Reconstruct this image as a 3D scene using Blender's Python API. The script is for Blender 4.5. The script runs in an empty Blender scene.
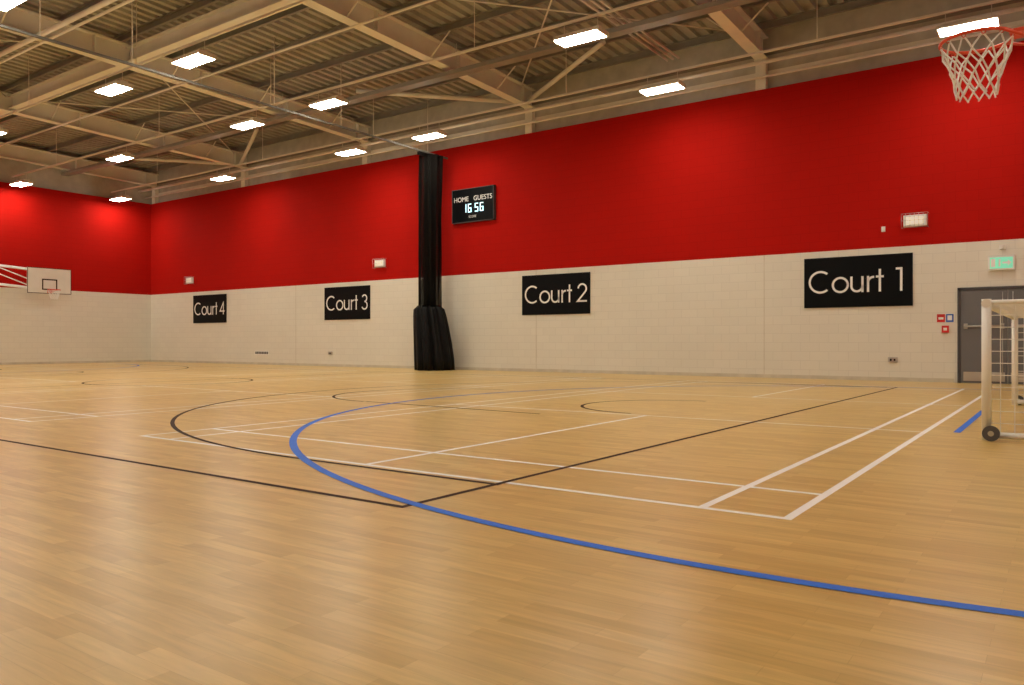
import bpy, bmesh, math, random
from mathutils import Vector, Matrix
random.seed(4)
S = bpy.context.scene
try:
    S.view_settings.view_transform = 'Standard'
    S.view_settings.look = 'None'
except Exception as e:
    print(e)

XE, XN = -35.0, 1.5      # far end wall, near end wall
YN, YF = -1.5, 20.0      # near side wall, long wall
ZB, ZT = 3.13, 7.38      # cream/red boundary, top of red
def roofz(y): return 8.98 + (20.0 - y) * 0.022

# ------------------------------------------------------------ materials
def mat(name, col, rough=0.6, metal=0.0, spec=0.5):
    m = bpy.data.materials.new(name); m.use_nodes = True
    b = m.node_tree.nodes['Principled BSDF']
    b.inputs['Base Color'].default_value = (*col, 1)
    b.inputs['Roughness'].default_value = rough
    b.inputs['Metallic'].default_value = metal
    b.inputs['Specular IOR Level'].default_value = spec
    return m
def noisy(name, col, rough=0.6, amt=0.12, scale=3.0, metal=0.0, spec=0.5):
    m = mat(name, col, rough, metal, spec); nt = m.node_tree; N = nt.nodes; L = nt.links
    b = N['Principled BSDF']
    tc = N.new('ShaderNodeTexCoord'); n = N.new('ShaderNodeTexNoise'); n.inputs['Scale'].default_value = scale
    n.inputs['Detail'].default_value = 5
    r = N.new('ShaderNodeValToRGB')
    r.color_ramp.elements[0].position = 0.3; r.color_ramp.elements[1].position = 0.7
    r.color_ramp.elements[0].color = (*[c*(1-amt) for c in col], 1)
    r.color_ramp.elements[1].color = (*[min(1, c*(1+amt)) for c in col], 1)
    L.new(tc.outputs['Object'], n.inputs['Vector']); L.new(n.outputs['Fac'], r.inputs['Fac'])
    L.new(r.outputs['Color'], b.inputs['Base Color'])
    return m
def blockwork(name, col, axis, rough=0.55, joint=0.88, bump=0.2, spec=0.3):
    m = mat(name, col, rough, 0, spec); nt = m.node_tree; N = nt.nodes; L = nt.links
    b = N['Principled BSDF']
    tc = N.new('ShaderNodeTexCoord'); sp = N.new('ShaderNodeSeparateXYZ'); cb = N.new('ShaderNodeCombineXYZ')
    L.new(tc.outputs['Object'], sp.inputs[0]); L.new(sp.outputs[axis], cb.inputs[0]); L.new(sp.outputs['Z'], cb.inputs[1])
    br = N.new('ShaderNodeTexBrick'); L.new(cb.outputs[0], br.inputs['Vector'])
    br.inputs['Scale'].default_value = 1.0
    br.inputs['Brick Width'].default_value = 0.45; br.inputs['Row Height'].default_value = 0.225
    br.inputs['Mortar Size'].default_value = 0.007; br.inputs['Mortar Smooth'].default_value = 0.6
    br.inputs['Color1'].default_value = (*[c*1.015 for c in col], 1)
    br.inputs['Color2'].default_value = (*[c*0.985 for c in col], 1)
    br.inputs['Mortar'].default_value = (*[c*joint for c in col], 1)
    n = N.new('ShaderNodeTexNoise'); n.inputs['Scale'].default_value = 0.5; n.inputs['Detail'].default_value = 6
    L.new(tc.outputs['Object'], n.inputs['Vector'])
    mr = N.new('ShaderNodeMapRange'); mr.inputs['To Min'].default_value = 0.94; mr.inputs['To Max'].default_value = 1.05
    L.new(n.outputs['Fac'], mr.inputs['Value'])
    mx = N.new('ShaderNodeVectorMath'); mx.operation = 'SCALE'
    L.new(br.outputs['Color'], mx.inputs[0]); L.new(mr.outputs[0], mx.inputs['Scale'])
    L.new(mx.outputs[0], b.inputs['Base Color'])
    bp = N.new('ShaderNodeBump'); bp.inputs['Strength'].default_value = bump; bp.inputs['Distance'].default_value = 0.006
    bp.invert = True
    L.new(br.outputs['Fac'], bp.inputs['Height']); L.new(bp.outputs[0], b.inputs['Normal'])
    return m

def floor_mat():
    m = mat('maple_vinyl', (0.6, 0.37, 0.15), 0.4); nt = m.node_tree; N = nt.nodes; L = nt.links
    b = N['Principled BSDF']
    tc = N.new('ShaderNodeTexCoord')
    br = N.new('ShaderNodeTexBrick'); L.new(tc.outputs['Object'], br.inputs['Vector'])
    br.inputs['Scale'].default_value = 1.0
    br.inputs['Brick Width'].default_value = 0.50; br.inputs['Row Height'].default_value = 0.075
    br.inputs['Mortar Size'].default_value = 0.0008; br.inputs['Mortar Smooth'].default_value = 0.3
    br.offset = 0.37
    br.inputs['Color1'].default_value = (0.750, 0.535, 0.185, 1)
    br.inputs['Color2'].default_value = (0.630, 0.420, 0.128, 1)
    br.inputs['Mortar'].default_value = (0.56, 0.37, 0.11, 1)
    mp = N.new('ShaderNodeMapping'); mp.inputs['Scale'].default_value = (1.8, 20, 1)
    L.new(tc.outputs['Object'], mp.inputs['Vector'])
    n = N.new('ShaderNodeTexNoise'); n.inputs['Scale'].default_value = 1.6; n.inputs['Detail'].default_value = 8; n.inputs['Distortion'].default_value = 1.0
    L.new(mp.outputs[0], n.inputs['Vector'])
    mr = N.new('ShaderNodeMapRange'); mr.inputs['From Min'].default_value = .25; mr.inputs['From Max'].default_value = .75
    mr.inputs['To Min'].default_value = 0.86; mr.inputs['To Max'].default_value = 1.10
    L.new(n.outputs['Fac'], mr.inputs['Value'])
    n2 = N.new('ShaderNodeTexNoise'); n2.inputs['Scale'].default_value = 0.35; n2.inputs['Detail'].default_value = 4
    L.new(tc.outputs['Object'], n2.inputs['Vector'])
    mr2 = N.new('ShaderNodeMapRange'); mr2.inputs['To Min'].default_value = 0.95; mr2.inputs['To Max'].default_value = 1.05
    L.new(n2.outputs['Fac'], mr2.inputs['Value'])
    mu = N.new('ShaderNodeMath'); mu.operation = 'MULTIPLY'; L.new(mr.outputs[0], mu.inputs[0]); L.new(mr2.outputs[0], mu.inputs[1])
    mx = N.new('ShaderNodeVectorMath'); mx.operation = 'SCALE'
    L.new(br.outputs['Color'], mx.inputs[0]); L.new(mu.outputs[0], mx.inputs['Scale'])
    L.new(mx.outputs[0], b.inputs['Base Color'])
    mr3 = N.new('ShaderNodeMapRange'); mr3.inputs['To Min'].default_value = 0.24; mr3.inputs['To Max'].default_value = 0.36
    L.new(n2.outputs['Fac'], mr3.inputs['Value']); L.new(mr3.outputs[0], b.inputs['Roughness'])
    b.inputs['Specular IOR Level'].default_value = 0.36
    return m

def emis(name, col, s):
    m = bpy.data.materials.new(name); m.use_nodes = True; nt = m.node_tree
    b = nt.nodes['Principled BSDF']; b.inputs['Base Color'].default_value = (*col, 1)
    b.inputs['Emission Color'].default_value = (*col, 1); b.inputs['Emission Strength'].default_value = s
    return m

M_floor = floor_mat()
CR = (0.76, 0.73, 0.645); RD = (0.435, 0.0075, 0.004)
M_creamX = blockwork('cream_blockwork_side', CR, 'X'); M_creamY = blockwork('cream_blockwork_end', CR, 'Y')
M_redX = blockwork('red_blockwork_side', RD, 'X', 0.8, 0.84, 0.2, 0.08); M_redY = blockwork('red_blockwork_end', RD, 'Y', 0.8, 0.84, 0.2, 0.08)
M_clad = noisy('upper_cladding', (0.50, 0.47, 0.39), 0.7)
M_beam = noisy('painted_steel', (0.82, 0.79, 0.68), 0.55, 0.04, 2)
M_purl = noisy('galvanised_purlin', (0.26, 0.245, 0.21), 0.5, 0.08, 4)
M_deck = noisy('roof_deck_metal', (0.40, 0.385, 0.335), 0.6, 0.14, 1.5)
M_pipe = noisy('cream_pipe', (0.80, 0.76, 0.66), 0.5, 0.05)
M_track = noisy('curtain_track_metal', (0.16, 0.15, 0.13), 0.6, 0.05, spec=.2)
M_white = noisy('white_line_paint', (0.95, 0.95, 0.93), 0.5, 0.02, spec=.3)
M_dark = noisy('dark_line_paint', (0.050, 0.022, 0.012), 0.6, 0.1, spec=.08)
M_blue = noisy('blue_line_paint', (0.022, 0.17, 0.78), 0.5, 0.05, spec=.15)
M_wmetal = noisy('white_powder_coat', (0.88, 0.87, 0.82), 0.4, 0.03)
M_black = noisy('black_panel', (0.004, 0.005, 0.006), 0.4, 0.1, spec=.1)
M_letter = noisy('white_vinyl_letter', (0.90, 0.90, 0.88), 0.5, 0.02)
M_vinyl = noisy('black_curtain_vinyl', (0.005, 0.0048, 0.0048), 0.5, 0.2, spec=.15)
M_rim = noisy('orange_rim_paint', (0.75, 0.07, 0.02), 0.4, 0.05)
M_net = noisy('white_net_cord', (0.88, 0.87, 0.84), 0.8, 0.03)
M_door = noisy('grey_door_paint', (0.15, 0.15, 0.16), 0.5, 0.05)
M_frame = noisy('dark_door_frame', (0.08, 0.075, 0.08), 0.5, 0.05, spec=.2)
M_steel = mat('brushed_steel', (0.55, 0.54, 0.52), 0.35, 0.9)
M_rubber = noisy('grey_rubber', (0.09, 0.09, 0.10), 0.6)
M_redp = noisy('red_plastic', (0.6, 0.02, 0.02), 0.4)
M_bluep = noisy('blue_sign_plastic', (0.03, 0.12, 0.5), 0.4)
M_green = emis('green_exit_panel', (0.20, 0.70, 0.48), 0.5)
M_whitep = noisy('white_plastic', (0.84, 0.83, 0.79), 0.4, 0.03)
M_glow = emis('lit_diffuser', (0.9, 0.84, 0.70), 0.35)
M_led = emis('led_digits', (0.7, 0.95, 1.0), 1.2)
M_lamp = emis('fluorescent_diffuser', (1.0, 0.935, 0.79), 58.0)
M_hous = noisy('luminaire_housing', (0.7, 0.66, 0.58), 0.5)
M_skirt = noisy('skirting_paint', (0.60, 0.55, 0.45), 0.5)

def mesh_net_mat():
    m = mat('black_mesh_net', (0.008, 0.007, 0.006), 0.9, 0, .05); nt = m.node_tree; N = nt.nodes; L = nt.links
    b = N['Principled BSDF']; out = N['Material Output']
    tr = N.new('ShaderNodeBsdfTransparent'); mx = N.new('ShaderNodeMixShader'); mx.inputs[0].default_value = 0.74
    L.new(tr.outputs[0], mx.inputs[1]); L.new(b.outputs[0], mx.inputs[2]); L.new(mx.outputs[0], out.inputs['Surface'])
    return m
M_mesh = mesh_net_mat()

# ------------------------------------------------------------ helpers
def link(o): S.collection.objects.link(o); return o
def empty(name, loc=(0, 0, 0), rz=0):
    e = bpy.data.objects.new(name, None); e.location = loc; e.rotation_euler = (0, 0, rz); e.empty_display_size = .2
    return link(e)
def par(o, p): o.parent = p; return o
class B:
    def __init__(s): s.bm = bmesh.new(); s.mats = []
    def mi(s, m):
        if m not in s.mats: s.mats.append(m)
        return s.mats.index(m)
    def box(s, a, b, m):
        i = s.mi(m)
        v = [s.bm.verts.new((x, y, z)) for x in (a[0], b[0]) for y in (a[1], b[1]) for z in (a[2], b[2])]
        for f in ((0,1,3,2),(4,6,7,5),(0,4,5,1),(2,3,7,6),(0,2,6,4),(1,5,7,3)):
            s.bm.faces.new([v[k] for k in f]).material_index = i
    def face(s, pts, m):
        f = s.bm.faces.new([s.bm.verts.new(p) for p in pts]); f.material_index = s.mi(m)
    def tube(s, p, q, r, m, n=10):
        i = s.mi(m); p = Vector(p); q = Vector(q); d = (q-p).normalized()
        u = d.orthogonal().normalized(); w = d.cross(u)
        A = []; C = []
        for k in range(n):
            a = 2*math.pi*k/n; o = (u*math.cos(a)+w*math.sin(a))*r
            A.append(s.bm.verts.new(p+o)); C.append(s.bm.verts.new(q+o))
        for k in range(n):
            f = s.bm.faces.new((A[k], A[(k+1)%n], C[(k+1)%n], C[k])); f.material_index = i; f.smooth = True
        s.bm.faces.new(A[::-1]).material_index = i; s.bm.faces.new(C).material_index = i
    def torus(s, c, R, r, m, n=40, k=10, ax='z'):
        i = s.mi(m); V = []
        for a in range(n):
            A = 2*math.pi*a/n; row = []
            for b in range(k):
                T = 2*math.pi*b/k; rr = R+r*math.cos(T); h = r*math.sin(T)
                x, y, z = rr*math.cos(A), rr*math.sin(A), h
                if ax == 'y': x, y, z = x, z, y
                row.append(s.bm.verts.new((c[0]+x, c[1]+y, c[2]+z)))
            V.append(row)
        for a in range(n):
            for b in range(k):
                f = s.bm.faces.new((V[a][b], V[(a+1)%n][b], V[(a+1)%n][(b+1)%k], V[a][(b+1)%k])); f.material_index = i; f.smooth = True
    def prism(s, prof, p, q, m):
        i = s.mi(m); p = Vector(p); q = Vector(q); d = (q-p).normalized(); u = d.cross(Vector((0,0,1))).normalized(); t = u.cross(d)
        A = [s.bm.verts.new(p+u*a+t*b) for a, b in prof]; C = [s.bm.verts.new(q+u*a+t*b) for a, b in prof]
        n = len(prof)
        for k in range(n): s.bm.faces.new((A[k], A[(k+1)%n], C[(k+1)%n], C[k])).material_index = i
        s.bm.faces.new(A[::-1]).material_index = i; s.bm.faces.new(C).material_index = i
    def obj(s, name, bevel=0, normals=True):
        if normals: bmesh.ops.recalc_face_normals(s.bm, faces=s.bm.faces)
        me = bpy.data.meshes.new(name); s.bm.to_mesh(me); s.bm.free()
        for m in s.mats: me.materials.append(m)
        o = link(bpy.data.objects.new(name, me))
        if bevel:
            md = o.modifiers.new('bevel', 'BEVEL'); md.width = bevel; md.segments = 2; md.limit_method = 'ANGLE'
        return o
def cords(name, strands, r, m, closed=False):
    cu = bpy.data.curves.new(name, 'CURVE'); cu.dimensions = '3D'; cu.bevel_depth = r; cu.bevel_resolution = 1
    for st in strands:
        sp = cu.splines.new('POLY'); sp.points.add(len(st)-1)
        for k, p in enumerate(st): sp.points[k].co = (*p, 1)
        sp.use_cyclic_u = closed
    cu.materials.append(m)
    return link(bpy.data.objects.new(name, cu))

# ------------------------------------------------------------ room shell
b = B(); b.box((XE-.3, YN-.3, -.1), (XN+.3, YF+.3, 0), M_floor); b.obj('floor')
def wall(name, a, c, z0, z1, m):
    b = B(); b.box((a[0], a[1], z0), (c[0], c[1], z1), m); return b.obj(name)
def wall2(name, a, c, mlow, mred):
    b = B(); b.box((a[0], a[1], 0), (c[0], c[1], ZB), mlow); b.box((a[0], a[1], ZB), (c[0], c[1], ZT), mred)
    return b.obj(name)
wall2('wall_long', (XE-.25, YF), (XN+.25, YF+.22), M_creamX, M_redX)
wall2('wall_end_far', (XE-.22, YN), (XE, YF), M_creamY, M_redY)
wall2('wall_end_near', (XN, YN), (XN+.22, YF), M_creamY, M_redY)
wall2('wall_side_near', (XE-.25, YN-.22), (XN+.25, YN), M_creamX, M_redX)
wall('wall_upper_long', (XE-.5, YF+.22), (XN+.5, YF+.4), ZT-.1, 9.8, M_clad)
wall('wall_upper_end_far', (XE-.4, YN-.4), (XE-.22, YF+.22), ZT-.1, 9.8, M_clad)
wall('wall_upper_end_near', (XN+.22, YN-.4), (XN+.4, YF+.22), ZT-.1, 9.8, M_clad)
wall('wall_upper_side_near', (XE-.4, YN-.4), (XN+.4, YN-.22), ZT-.1, 9.8, M_clad)
b = B(); b.box((XE, YF-.012, 0), (-2.05, YF, .09), M_skirt); b.obj('baseboard_long')
b = B(); b.box((XE, YN, 0), (XE+.012, YF-.012, .09), M_skirt); b.obj('baseboard_end_far')
k = 1
for px in (-13.3, -6.3, -24.6):
    b = B(); b.box((px-.010, YF-.004, .09), (px+.010, YF, ZB), M_skirt); b.obj('trim_%d' % k); k += 1

# corrugated deck ceiling
b = B(); i = b.mi(M_deck); prof = []
x = XE-.4; P = 0.333; h = .095
while x < XN+.4:
    prof += [(x, 0), (x+P*.42, 0), (x+P*.5, h), (x+P*.92, h)]; x += P
ya, yb = YN-.4, YF+.4
va = [b.bm.verts.new((p[0], ya, roofz(ya)+p[1])) for p in prof]; vb = [b.bm.verts.new((p[0], yb, roofz(yb)+p[1])) for p in prof]
for k in range(len(prof)-1): b.bm.faces.new((va[k], va[k+1], vb[k+1], vb[k])).material_index = i
b.obj('ceiling', normals=False)

# purlins
b = B(); y = YF-.3
while y > YN:
    z = roofz(y)
    zp = [(-.04, 0), (.04, 0), (.04, -.012), (-.028, -.012), (-.028, -.19), (.04, -.19), (.04, -.202), (-.04, -.202)]
    b.prism(zp, (XE-.2, y, z-.005), (XN+.2, y, z-.005), M_purl); y -= 1.45
b.obj('roof_purlins')

def ibeam(b, p, q, w, d, m):
    t = .02; f = .03
    b.prism([(-w/2, 0), (w/2, 0), (w/2, -f), (t/2, -f), (t/2, -d+f), (w/2, -d+f), (w/2, -d), (-w/2, -d), (-w/2, -d+f), (-t/2, -d+f), (-t/2, -f), (-w/2, -f)], p, q, m)
BX = (0.8, -6.4, -13.6, -20.8, -28.0, -34.8)
for bx in BX:
    b = B(); zo = -.21
    ibeam(b, (bx, YF+.2, roofz(YF+.2)+zo), (bx, YN-.2, roofz(YN-.2)+zo), .30, .58, M_beam)
    yy = YF-.4
    while yy > YN:
        z = roofz(yy)+zo
        b.box((bx-.13, yy-.008, z-.55), (bx+.13, yy+.008, z-.03), M_beam); yy -= 3.1
    b.obj('roof_beam')
b = B()
for bx in BX:
    zb = roofz(YF)-.21-.58
    b.box((bx-.13, YF+.02, ZT), (bx+.13, YF+.2, zb-.03), M_beam)
    b.box((bx-.17, YF+.01, zb-.03), (bx+.17, YF+.2, zb), M_beam)
b.obj('column_heads')
for yb_, d in ((11.3, .42), (4.2, .42)):
    b = B(); z = roofz(yb_)-.26; ibeam(b, (XE, yb_, z), (XN, yb_, z), .28, d, M_beam); b.obj('roof_tie_beam')
b = B()
for bx in (-13.6, -28.0, 0.8):
    zz = roofz(YF)-.62
    b.tube((bx, YF-.1, zz-.05), (bx+3.8, YF-2.1, zz+.35), .07, M_beam)
    b.tube((bx, YF-.1, zz-.05), (bx-3.8, YF-3.6, zz+.1), .07, M_beam)
# slender cross rods in the roof plane, and lateral restraints down to the beam bottom flange
for x0, x1 in ((-6.4, -13.6), (-20.8, -28.0)):
    for ya_, yb_ in ((11.5, 19.6), (4.4, 11.1)):
        b.tube((x0, ya_, roofz(ya_)-.3), (x1, yb_, roofz(yb_)-.3), .022, M_beam, 6)
        b.tube((x1, ya_, roofz(ya_)-.3), (x0, yb_, roofz(yb_)-.3), .022, M_beam, 6)
for bx in BX[1:5]:
    for yy in (18.25, 15.35, 12.45, 8.1, 5.2):
        z = roofz(yy)
        for s in (-1, 1): b.tube((bx+s*.1, yy, z-.74), (bx+s*.75, yy, z-.2), .022, M_beam, 6)
b.obj('roof_bracing')
b = B()
b.tube((XE, YF-.25, 7.62), (XN, YF-.25, 7.62), .035, M_pipe)
b.tube((XE, YF-.55, 7.88), (XN, YF-.55, 7.88), .05, M_pipe)
b.obj('eaves_pipes')
b = B(); b.box((XE, YF+.205, 7.75), (XN, YF+.22, 7.9), M_beam); b.box((XE, YF+.205, 8.3), (XN, YF+.22, 8.45), M_purl)
b.obj('trim_4')
b = B(); b.box((XE, 16.0, 8.05), (XN, 16.3, 8.11), M_purl)
b.box((XE, 16.0, 8.11), (XN, 16.01, 8.16), M_purl); b.box((XE, 16.29, 8.11), (XN, 16.3, 8.16), M_purl)
for bx in (-6.4, -13.6, -20.8, -28.0):
    b.tube((bx+.3, 16.15, 8.1), (bx+.3, 16.15, 8.9), .012, M_pipe)
b.obj('cable_tray')
b = B()
for dx in (0, .16, .32): b.tube((-8.6+dx, YN+.02, 8.36), (-8.6+dx, YF-.8, 8.36), .03, M_pipe)
b.obj('service_pipes')
b = B()
b.tube((XE+.1, 8.6, 8.2), (XN-.1, 8.6, 8.2), .06, M_pipe, 14); b.tube((XE+.1, 8.85, 8.2), (XN-.1, 8.85, 8.2), .035, M_pipe)
b.tube((XE+.1, 12.6, 8.22), (XN-.1, 12.6, 8.22), .03, M_pipe)
b.obj('heating_pipes')

# ------------------------------------------------------------ lights
ROWS = (18.0, 14.0, 10.1, 6.3, 2.4); COLS = (-1.6, -8.2, -15.9, -19.35, -26.4, -33.9)
b = B(); hx, hy = .53, .21
b.box((-hx, -hy, .03), (hx, hy, .10), M_hous)
b.box((-hx+.05, -.10, .10), (hx-.05, .10, .16), M_hous)
b.box((-hx-.01, -hy-.01, 0), (-hx+.02, hy+.01, .09), M_hous); b.box((hx-.02, -hy-.01, 0), (hx+.01, hy+.01, .09), M_hous)
b.box((-hx+.02, -hy+.01, .005), (hx-.02, hy-.01, .035), M_lamp)
for sx in (-.40, .40): b.tube((sx, 0, .16), (sx, 0, .38), .008, M_hous)
proto = b.obj('fluorescent_light_fitting', .004)
first = True
for y in ROWS:
    for x in COLS:
        o = proto if first else link(bpy.data.objects.new('fluorescent_light_fitting', proto.data))
        o.location = (x, y, 7.18); first = False
for y in ROWS:
    b = B(); b.box((XE+.3, y-.025, 7.57), (XN-.3, y+.025, 7.62), M_pipe)
    for bx in (-4.5, -11, -18.3, -24, -31):
        b.tube((bx, y, 7.62), (bx, y, roofz(y)-.1), .010, M_pipe)
    b.obj('lighting_trunking')

# ------------------------------------------------------------ floor lines
def strip(b, pts, w, z, m, closed=False):
    P0 = []
    for p in pts:
        p = Vector(p)
        if not P0 or (p-P0[-1]).length > 1e-4: P0.append(p)
    if closed and (P0[0]-P0[-1]).length < 1e-4: P0.pop()
    pts = P0
    i = b.mi(m); n = len(pts); V = []
    for k, p in enumerate(pts):
        a = pts[(k-1) % n] if (k > 0 or closed) else None
        c = pts[(k+1) % n] if (k < n-1 or closed) else None
        d1 = (p-a).normalized() if a is not None else None; d2 = (c-p).normalized() if c is not None else None
        if d1 is None: d1 = d2
        if d2 is None: d2 = d1
        n1 = Vector((-d1.y, d1.x)); n2 = Vector((-d2.y, d2.x)); nn = (n1+n2)
        nn = nn.normalized() if nn.length > 1e-5 else n1
        s = 1/max(.4, nn.dot(n1))
        V.append((p+nn*w/2*s, p-nn*w/2*s))
    return V, i
def fline(b, pts, w, z, m, closed=False):
    V, i = strip(b, pts, w, z, m, closed)
    vv = [(b.bm.verts.new((p.x, p.y, z)), b.bm.verts.new((q.x, q.y, z))) for p, q in V]
    R = range(len(vv)) if closed else range(len(vv)-1)
    for k in R:
        l = (k+1) % len(vv); f = b.bm.faces.new((vv[k][0], vv[k][1], vv[l][1], vv[l][0])); f.material_index = i
def arc(cx, cy, r, a0, a1, n=64):
    return [(cx+r*math.cos(math.radians(a0+(a1-a0)*k/n)), cy+r*math.sin(math.radians(a0+(a1-a0)*k/n))) for k in range(n+1)]
ZL = .0012
for c in (-4.21, -12.65, -21.5, -30.2):
    b = B(); x0, x1 = c-3.05, c+3.05; y0, y1 = 4.06, 17.46; w = .05; z = ZL
    for yy in (y0, y0+.76, 8.78, 12.74, y1-.76, y1): fline(b, [(x0-w/2, yy), (x1+w/2, yy)], w, z, M_white)
    for xx in (x0, x0+.46, x1-.46, x1): fline(b, [(xx, y0), (xx, y1)], w, z+.0003, M_white)
    for a, e in ((y0, 8.78), (12.74, y1)): fline(b, [(c, a), (c, e)], w, z+.0003, M_white)
    b.obj('badminton_court_lines', normals=False)
b = B(); z = ZL+.0006; w = .045; cy = 10.52; R3 = 6.55
fline(b, [(-2.96, 3.13), (-31.0, 3.13), (-31.0, 17.2), (-2.76, 17.2)], w, z, M_dark, True)
fline(b, [(-16.96, 3.15), (-16.96, 17.2)], w, z, M_dark)
for s, e in ((1, -2.92), (-1, -31.0)):
    bx = e - s*1.85
    pts = arc(bx, cy, R3, 90, 270)
    if s < 0: pts = [(2*bx-p[0], p[1]) for p in pts]
    fline(b, [(e, cy+R3)] + pts + [(e, cy-R3)], w, z+.0003, M_dark)
    for r, ox in ((1.8, 5.8), (1.25, 1.575)):
        p2 = arc(e-s*ox, 10.18, r, 90, 270, 32)
        if s < 0: p2 = [(2*(e-s*ox)-p[0], p[1]) for p in p2]
        fline(b, p2, w, z+.0003, M_dark)
fline(b, [(-8.7, 8.4), (-5.4, 8.2)], w, z+.0002, M_dark)
fline(b, arc(-16.96, 10.18, 1.8, 0, 360, 48)[:-1], w, z, M_dark, True)
b.obj('basketball_court_lines', normals=False)
b = B(); z = ZL+.0015
fline(b, arc(-1.18, 10.18, 7.18, 70, 289, 110), .066, z, M_blue)
fline(b, [(-.89, 8.9), (-.89, 12.0)], .066, z, M_blue)
fline(b, [(-33.0+7.13*math.cos(math.radians(a)), 10.15+7.13*math.sin(math.radians(a))) for a in range(-90, 91, 3)], .07, z, M_blue)
b.obj('goal_area_lines', normals=False)

# ------------------------------------------------------------ court signs
def stroke(b, pts, w, ox, oz, sc, y, m):
    V, i = strip(b, pts, w, 0, m)
    vv = []
    for p, q in V:
        vv.append([b.bm.verts.new((ox+t.x*sc, yy, oz+t.y*sc)) for t in (p, q) for yy in (y, y-.004)])
    for k in range(len(vv)-1):
        A, C = vv[k], vv[k+1]
        for f in ((A[1], A[3], C[3], C[1]), (A[0], A[1], C[1], C[0]), (A[2], C[2], C[3], A[3])):
            b.bm.faces.new(f).material_index = i
def letters(num):
    L = []
    L.append(arc(.29, .29, .265, 50, 310, 30))
    o = arc(.775, .20, .180, 0, 360, 30); L.append(o + [o[1]])
    L.append([(1.04, .40), (1.04, .155)] + arc(1.17, .155, .13, 180, 360, 14) + [(1.30, .40)])
    L.append([(1.30, .17), (1.30, 0)])
    L.append([(1.43, 0), (1.43, .40)]); L.append(arc(1.56, .24, .13, 178, 85, 8))
    L.append([(1.70, 0), (1.70, .56)]); L.append([(1.61, .375), (1.79, .375)])
    if num == 1: L.append([(2.06, .55), (2.18, .55), (2.18, 0)])
    if num == 2: L.append(arc(2.16, .41, .145, 175, -35, 18) + [(2.0, .028), (2.33, .028)])
    if num == 3: L.append(arc(2.15, .43, .125, 155, -90, 16)); L.append(arc(2.15, .16, .145, 90, -155, 16))
    if num == 4: L.append([(2.23, 0), (2.23, .53), (1.98, .15), (2.33, .15)])
    return L
for num, cx in ((1, -4.09), (2, -12.6), (3, -21.7), (4, -30.3)):
    e = empty('court_sign', (cx, YF, 2.36))
    b = B(); b.box((-1.21, -.03, -.61), (1.21, -.002, .61), M_black); par(b.obj('panel'), e)
    b = B()
    for st in letters(num): stroke(b, st, .054, -1.10, -.26, .95, -.032, M_letter)
    par(b.obj('lettering', normals=False), e)

# ------------------------------------------------------------ scoreboard
def text(body, size, loc, m, name, p, ext=.002, al='CENTER', sx=1):
    cu = bpy.data.curves.new(name, 'FONT'); cu.body = body; cu.size = size; cu.align_x = al; cu.align_y = 'CENTER'; cu.extrude = ext
    cu.materials.append(m); o = link(bpy.data.objects.new(name, cu)); o.rotation_euler = (math.pi/2, 0, 0); o.location = loc; o.scale = (sx, 1, 1)
    return par(o, p)
e = empty('scoreboard', (-15.70, YF, 5.37))
b = B(); b.box((-.84, -.12, -.53), (.84, -.006, .53), M_black)
b.box((-.86, -.13, .53), (.86, -.004, .55), M_frame); b.box((-.86, -.13, -.55), (.86, -.004, -.53), M_frame)
b.box((-.86, -.13, -.55), (-.84, -.004, .55), M_frame); b.box((.84, -.13, -.55), (.86, -.004, .55), M_frame)
par(b.obj('casing'), e)
text('HOME', .22, (-.47, -.124, .20), M_letter, 'home_label', e)
text('GUESTS', .22, (.42, -.124, .20), M_letter, 'guests_label', e)
SEG = {'1': 'bc', '6': 'acdefg', '5': 'acdfg'}
def seg7(b, ch, ox, oz, w, h, t):
    sg = {'a': ((0, h), (w, h)), 'g': ((0, h/2), (w, h/2)), 'd': ((0, 0), (w, 0)), 'f': ((0, h/2), (0, h)), 'e': ((0, 0), (0, h/2)), 'b': ((w, h/2), (w, h)), 'c': ((w, 0), (w, h/2))}
    for s_ in SEG[ch]:
        (x0, z0), (x1, z1) = sg[s_]
        b.box((ox+x0-t/2, -.126, oz+z0-t/2), (ox+x1+t/2, -.12, oz+z1+t/2), M_led)
b = B()
for ch, ox in (('1', -.38), ('6', -.17), ('5', .11), ('6', .32)): seg7(b, ch, ox, -.22, .11, .25, .026)
par(b.obj('digits'), e)
text('SCORE', .10, (0, -.124, -.38), M_letter, 'maker_label', e)

# ------------------------------------------------------------ dividing curtain
CXc = -16.85
def pleat(name, zs, m, p):
    b = B(); i = b.mi(m); n = 140; rows = []
    for z, ax, ay, cx in zs:
        row = []
        for k in range(n):
            a = 2*math.pi*k/n
            f = 1 + .10*math.sin(9*a+.6*z) + .06*math.sin(17*a+1.3) + .03*math.sin(31*a+z)
            row.append(b.bm.verts.new((cx+ax*f*math.cos(a), ay*f*math.sin(a), z)))
        rows.append(row)
    for r in range(len(rows)-1):
        for k in range(n):
            f = b.bm.faces.new((rows[r][k], rows[r][(k+1)%n], rows[r+1][(k+1)%n], rows[r+1][k])); f.material_index = i; f.smooth = True
    b.bm.faces.new(rows[0][::-1]).material_index = i; b.bm.faces.new(rows[-1]).material_index = i
    return par(b.obj(name), p)
e = empty('divider_curtain', (CXc, 19.15, 0))
pleat('vinyl_skirt', [(0.01, .56, .60, .18), (.35, .56, .58, .15), (.9, .54, .54, .08), (1.4, .52, .50, .0), (1.75, .50, .46, -.06), (1.98, .47, .42, -.10), (2.10, .34, .32, -.10)], M_vinyl, e)
pleat('mesh_net', [(2.05, .34, .34, -.05), (2.6, .33, .34, -.05), (3.6, .34, .34, -.04), (4.8, .34, .34, -.03), (6.0, .35, .36, -.02), (6.95, .36, .36, 0)], M_mesh, e)
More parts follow.
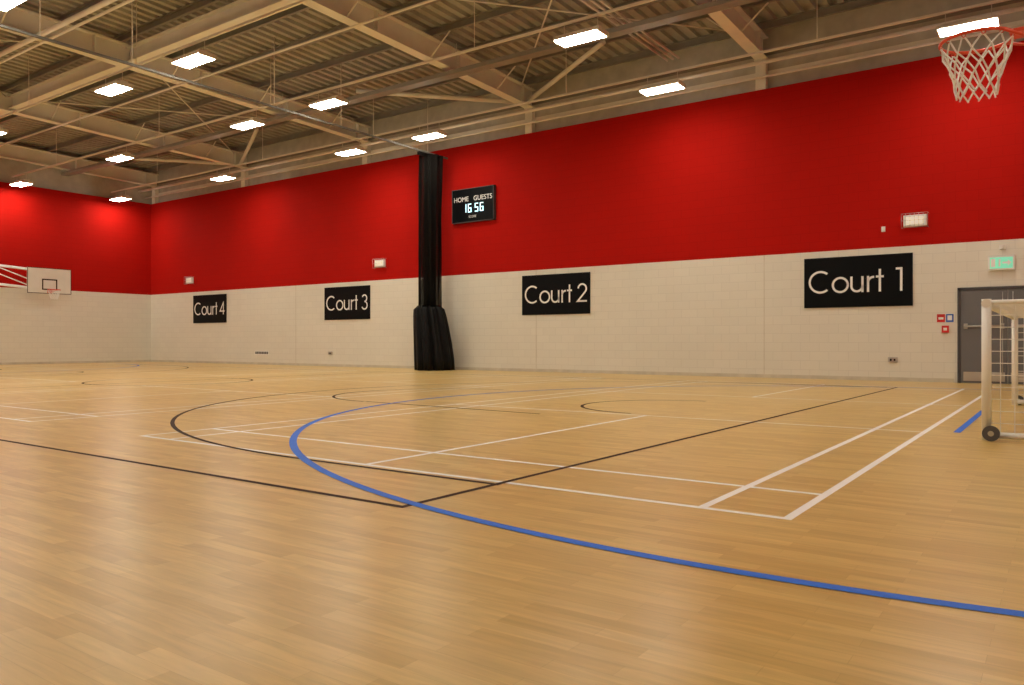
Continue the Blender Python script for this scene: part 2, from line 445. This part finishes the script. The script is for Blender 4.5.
pleat('mesh_net_inner', [(2.05, .17, .18, -.05), (4.5, .18, .20, -.04), (6.93, .20, .22, 0)], M_mesh, e)
b = B(); b.box((-.05, -.6, 6.9), (.05, .5, 7.0), M_vinyl)
b.tube((.02, -.1, 1.4), (.02, -.1, 6.9), .05, M_vinyl); par(b.obj('leading_pole'), e)
b = B(); b.box((CXc-.025, YN+.02, 7.02), (CXc+.025, YF-.02, 7.07), M_track)
for yy in (1, 4.8, 7.3, 9.2, 13, 15.3, 19): b.tube((CXc, yy, 7.07), (CXc, yy, roofz(yy)-.25), .012, M_pipe)
b.obj('curtain_track')

# ------------------------------------------------------------ basketball hoops
def hoop(loc, rz, wallx, bw, side):
    e = empty('basketball_hoop', loc, rz)
    b = B(); b.torus((0, 0, 0), .229, .012, M_rim, 48, 10)
    for a in range(12):
        A = 2*math.pi*(a+.5)/12; b.torus((.229*math.cos(A), .229*math.sin(A), -.017), .012, .003, M_rim, 10, 5, 'y')
    b.box((.20, -.08, -.012), (.385, .08, .012), M_rim); b.box((.365, -.09, -.13), (.385, .09, .03), M_rim)
    b.tube((.16, .16, 0), (.37, .07, -.09), .010, M_rim); b.tube((.16, -.16, 0), (.37, -.07, -.09), .010, M_rim)
    par(b.obj('rim'), e)
    st = []
    R = [.225, .205, .175, .150, .135, .130]; Z = [-.02, -.10, -.18, -.26, -.33, -.39]
    for j in range(12):
        for sg in (1, -1):
            st.append([(R[k]*math.cos((j+.5+sg*k*.5)*math.pi/6)+random.uniform(-.007, .007), R[k]*math.sin((j+.5+sg*k*.5)*math.pi/6), Z[k]+random.uniform(-.014, .014)) for k in range(6)])
    par(cords('net', st, .006, M_net), e)
    b = B(); b.box((.385, -bw/2, -.15), (.415, bw/2, .90), M_wmetal); par(b.obj('backboard', .004), e)
    b = B(); x = .382
    def rect(y0, y1, z0, z1, t):
        b.box((x-.0, y0, z0), (x+.003, y1, z0+t), M_dark); b.box((x, y0, z1-t), (x+.003, y1, z1), M_dark)
        b.box((x, y0, z0+t), (x+.003, y0+t, z1-t), M_dark); b.box((x, y1-t, z0+t), (x+.003, y1, z1-t), M_dark)
    rect(-.295, .295, 0, .45, .05)
    rect(-bw/2, bw/2, -.15, .90, .025)
    par(b.obj('target_markings'), e)
    b = B()
    for yy in (-.35, .35):
        for zz in (.0, .75):
            b.tube((.415, yy, zz), (wallx-.03, yy+side, zz+.25), .03, M_wmetal)
        b.tube((.43, yy, 0), (.43, yy, .8), .025, M_wmetal)
        b.tube((wallx-.05, yy+side, -.1), (wallx-.05, yy+side, 1.25), .035, M_wmetal)
        b.tube((.43, yy, 0), (wallx-.05, yy+side, 1.0), .022, M_wmetal)
    b.tube((wallx-.06, -.45+side, 1.1), (wallx-.06, .45+side, 1.1), .03, M_wmetal)
    par(b.obj('wall_frame'), e)
hoop((-.52, 6.44, 3.045), 0, XN+.52, 1.8, 0)
hoop((-33.62, 15.1, 3.05), math.pi, 1.38, 1.7, 2.2)

# ------------------------------------------------------------ five-a-side goal
e = empty('indoor_football_goal', (-.60, 8.4, 0))
W = 4.88; H = 1.30; r = .04
b = B()
for y in (0, W): b.tube((0, y, .0), (0, y, H-.0), r, M_wmetal, 16)
b.tube((0, -.04, H-.04), (0, W+.04, H-.04), r, M_wmetal, 16)
par(b.obj('front_frame'), e)
b = B()
for y in (0, W):
    b.tube((0, y, H-.03), (.55, y, H-.03), .022, M_wmetal); b.tube((.55, y, H-.03), (.98, y, .05), .022, M_wmetal)
    b.tube((0, y, .05), (1.0, y, .05), .03, M_wmetal)
b.tube((1.0, 0, .05), (1.0, W, .05), .03, M_wmetal); b.tube((.55, 0, H-.03), (.55, W, H-.03), .02, M_wmetal)
par(b.obj('rear_frame'), e)
b = B()
for y in (-.09, W+.05):
    b.tube((.04, y, .070), (.04, y+.04, .070), .070, M_rubber, 24); b.tube((.04, y-.004, .070), (.04, y+.06, .070), .025, M_steel, 14)
par(b.obj('wheels'), e)
st = []
for y in (0.0, W):
    for k in range(1, 9):
        x = k*.11; top = H-.03 if x < .55 else H-.03-(x-.55)/.43*(H-.08); st.append([(x, y, .05), (x, y, top)])
    for k in range(1, 12):
        z = .05+k*.11
        if z < H-.03: st.append([(0, y, z), (.55+(H-.03-z)/(H-.08)*.43, y, z)])
for k in range(0, 41):
    y = k*W/40; st.append([(0, y, H-.03), (.55, y, H-.03), (.98, y, .05)])
for k in range(1, 5): st.append([(k*.11, 0, H-.03), (k*.11, W, H-.03)])
for k in range(1, 11): st.append([(.55+.43*k/11, 0, H-.03-(H-.08)*k/11), (.55+.43*k/11, W, H-.03-(H-.08)*k/11)])
par(cords('net', st, .0045, M_net), e)

# ------------------------------------------------------------ double door
e = empty('door_1', (-1.98, YF, 0))
DW = 1.9; DH = 2.12
b = B(); b.box((0, -.06, 0), (.06, -.002, DH), M_frame); b.box((DW-.06, -.06, 0), (DW, -.002, DH), M_frame); b.box((0, -.06, DH-.06), (DW, -.002, DH), M_frame)
par(b.obj('frame', .004), e)
for k, (a, c) in enumerate(((.065, DW/2-.004), (DW/2+.004, DW-.065))):
    b = B(); b.box((a, -.045, .01), (c, -.003, DH-.065), M_door)
    b.box((a+.05, -.05, .05), (c-.05, -.045, .25), M_steel)
    par(b.obj('leaf_%d' % (k+1), .003), e)
    b = B(); b.box((a+.06, -.10, 1.20), (a+.13, -.045, 1.32), M_steel); b.box((c-.13, -.10, 1.20), (c-.06, -.045, 1.32), M_steel)
    b.tube((a+.06, -.11, 1.26), (c-.06, -.11, 1.26), .022, M_steel)
    xx = c-.09 if k == 0 else a+.09
    b.tube((xx, -.06, 1.3), (xx, -.06, 2.0), .009, M_steel); b.tube((xx, -.06, .08), (xx, -.06, 1.2), .009, M_steel)
    par(b.obj('panic_bar_%d' % (k+1)), e)

# ------------------------------------------------------------ small wall things
def guard_light(x, z):
    e = empty('emergency_light', (x, YF, z))
    b = B(); b.box((-.24, -.09, -.13), (.24, -.004, .13), M_whitep); par(b.obj('body', .01), e)
    b = B(); b.box((-.19, -.10, -.085), (.19, -.09, .085), M_glow); par(b.obj('diffuser', .004), e)
    b = B()
    for k in range(7): xx = -.27+.09*k; b.tube((xx, -.15, -.16), (xx, -.15, .16), .005, M_steel, 6)
    for zz in (-.16, 0, .16): b.tube((-.27, -.15, zz), (.27, -.15, zz), .005, M_steel, 6)
    for xx in (-.27, .27):
        for zz in (-.16, .16): b.tube((xx, -.15, zz), (xx, -.004, zz), .005, M_steel, 6)
    par(b.obj('wire_guard'), e)
for x, z in ((-2.83, 3.70), (-19.95, 3.72), (-31.75, 3.66)): guard_light(x, z)
e = empty('exit_sign', (-1.15, YF, 2.63))
b = B(); b.box((-.25, -.07, -.16), (.25, -.004, .16), M_whitep); par(b.obj('body', .01), e)
b = B(); b.box((-.21, -.075, -.12), (.21, -.07, .12), M_green); par(b.obj('face'), e)
b = B(); b.box((-.19, -.079, -.09), (-.11, -.075, .09), M_letter)
b.face([(.02, -.08, -.02), (.12, -.08, -.02), (.12, -.08, -.07), (.19, -.08, .0), (.12, -.08, .07), (.12, -.08, .02), (.02, -.08, .02)], M_letter)
b.tube((-.03, -.078, .06), (-.03, -.08, .06), .022, M_letter); b.box((-.05, -.08, -.08), (-.015, -.075, .035), M_letter)
par(b.obj('pictogram'), e)
e = empty('wall_sounder', (-1.13, YF, 2.97)); b = B(); b.box((-.06, -.07, -.05), (.06, -.004, .05), M_whitep); b.tube((0, -.07, 0), (0, -.10, 0), .035, M_whitep, 16); par(b.obj('body', .005), e)
e = empty('motion_sensor', (-3.5, YF, 3.56)); b = B(); b.box((-.04, -.05, -.06), (.04, -.004, .06), M_whitep); b.tube((0, -.05, -.01), (0, -.065, -.01), .025, M_whitep, 16); par(b.obj('body', .005), e)
e = empty('fire_alarm_call_point', (-2.22, YF, 1.20)); b = B(); b.box((-.07, -.06, -.08), (.07, -.004, .08), M_redp); b.box((-.035, -.064, -.03), (.035, -.06, .03), M_whitep); par(b.obj('body', .004), e)
e = empty('fire_action_sign', (-2.22, YF, 1.45)); b = B(); b.box((-.17, -.008, -.09), (-.01, -.002, .09), M_redp); b.box((.01, -.008, -.09), (.16, -.002, .09), M_bluep)
b.box((-.14, -.011, -.03), (-.04, -.008, .02), M_letter); b.box((.04, -.011, -.05), (.13, -.008, .06), M_letter); par(b.obj('plate'), e)
def socket(x, z):
    e = empty('wall_socket', (x, YF, z)); b = B(); b.box((-.10, -.035, -.06), (.10, -.004, .06), M_steel)
    b.box((-.06, -.038, -.03), (-.02, -.035, .02), M_black); b.box((.02, -.038, -.03), (.06, -.035, .02), M_black); par(b.obj('plate', .004), e)
socket(-3.30, .50); socket(-22.6, .5)
e = empty('vent_grille', (-26.7, YF, .48)); b = B(); b.box((-.45, -.02, -.08), (.45, -.004, .08), M_whitep)
for k in range(8): b.box((-.41+k*.105, -.024, -.05), (-.33+k*.105, -.02, .05), M_frame)
par(b.obj('plate'), e)

# ------------------------------------------------------------ world + camera
w = bpy.data.worlds.new('hall_world'); S.world = w; w.use_nodes = True
w.node_tree.nodes['Background'].inputs[0].default_value = (0.5, 0.45, 0.36, 1); w.node_tree.nodes['Background'].inputs[1].default_value = 0.05
cam = bpy.data.cameras.new('camera'); cam.lens = 27.42; cam.sensor_width = 36; cam.clip_start = .05; cam.clip_end = 200
co = link(bpy.data.objects.new('camera', cam)); co.location = (0, 0, .9); co.rotation_euler = (math.pi/2, 0, math.radians(35.4))
S.camera = co
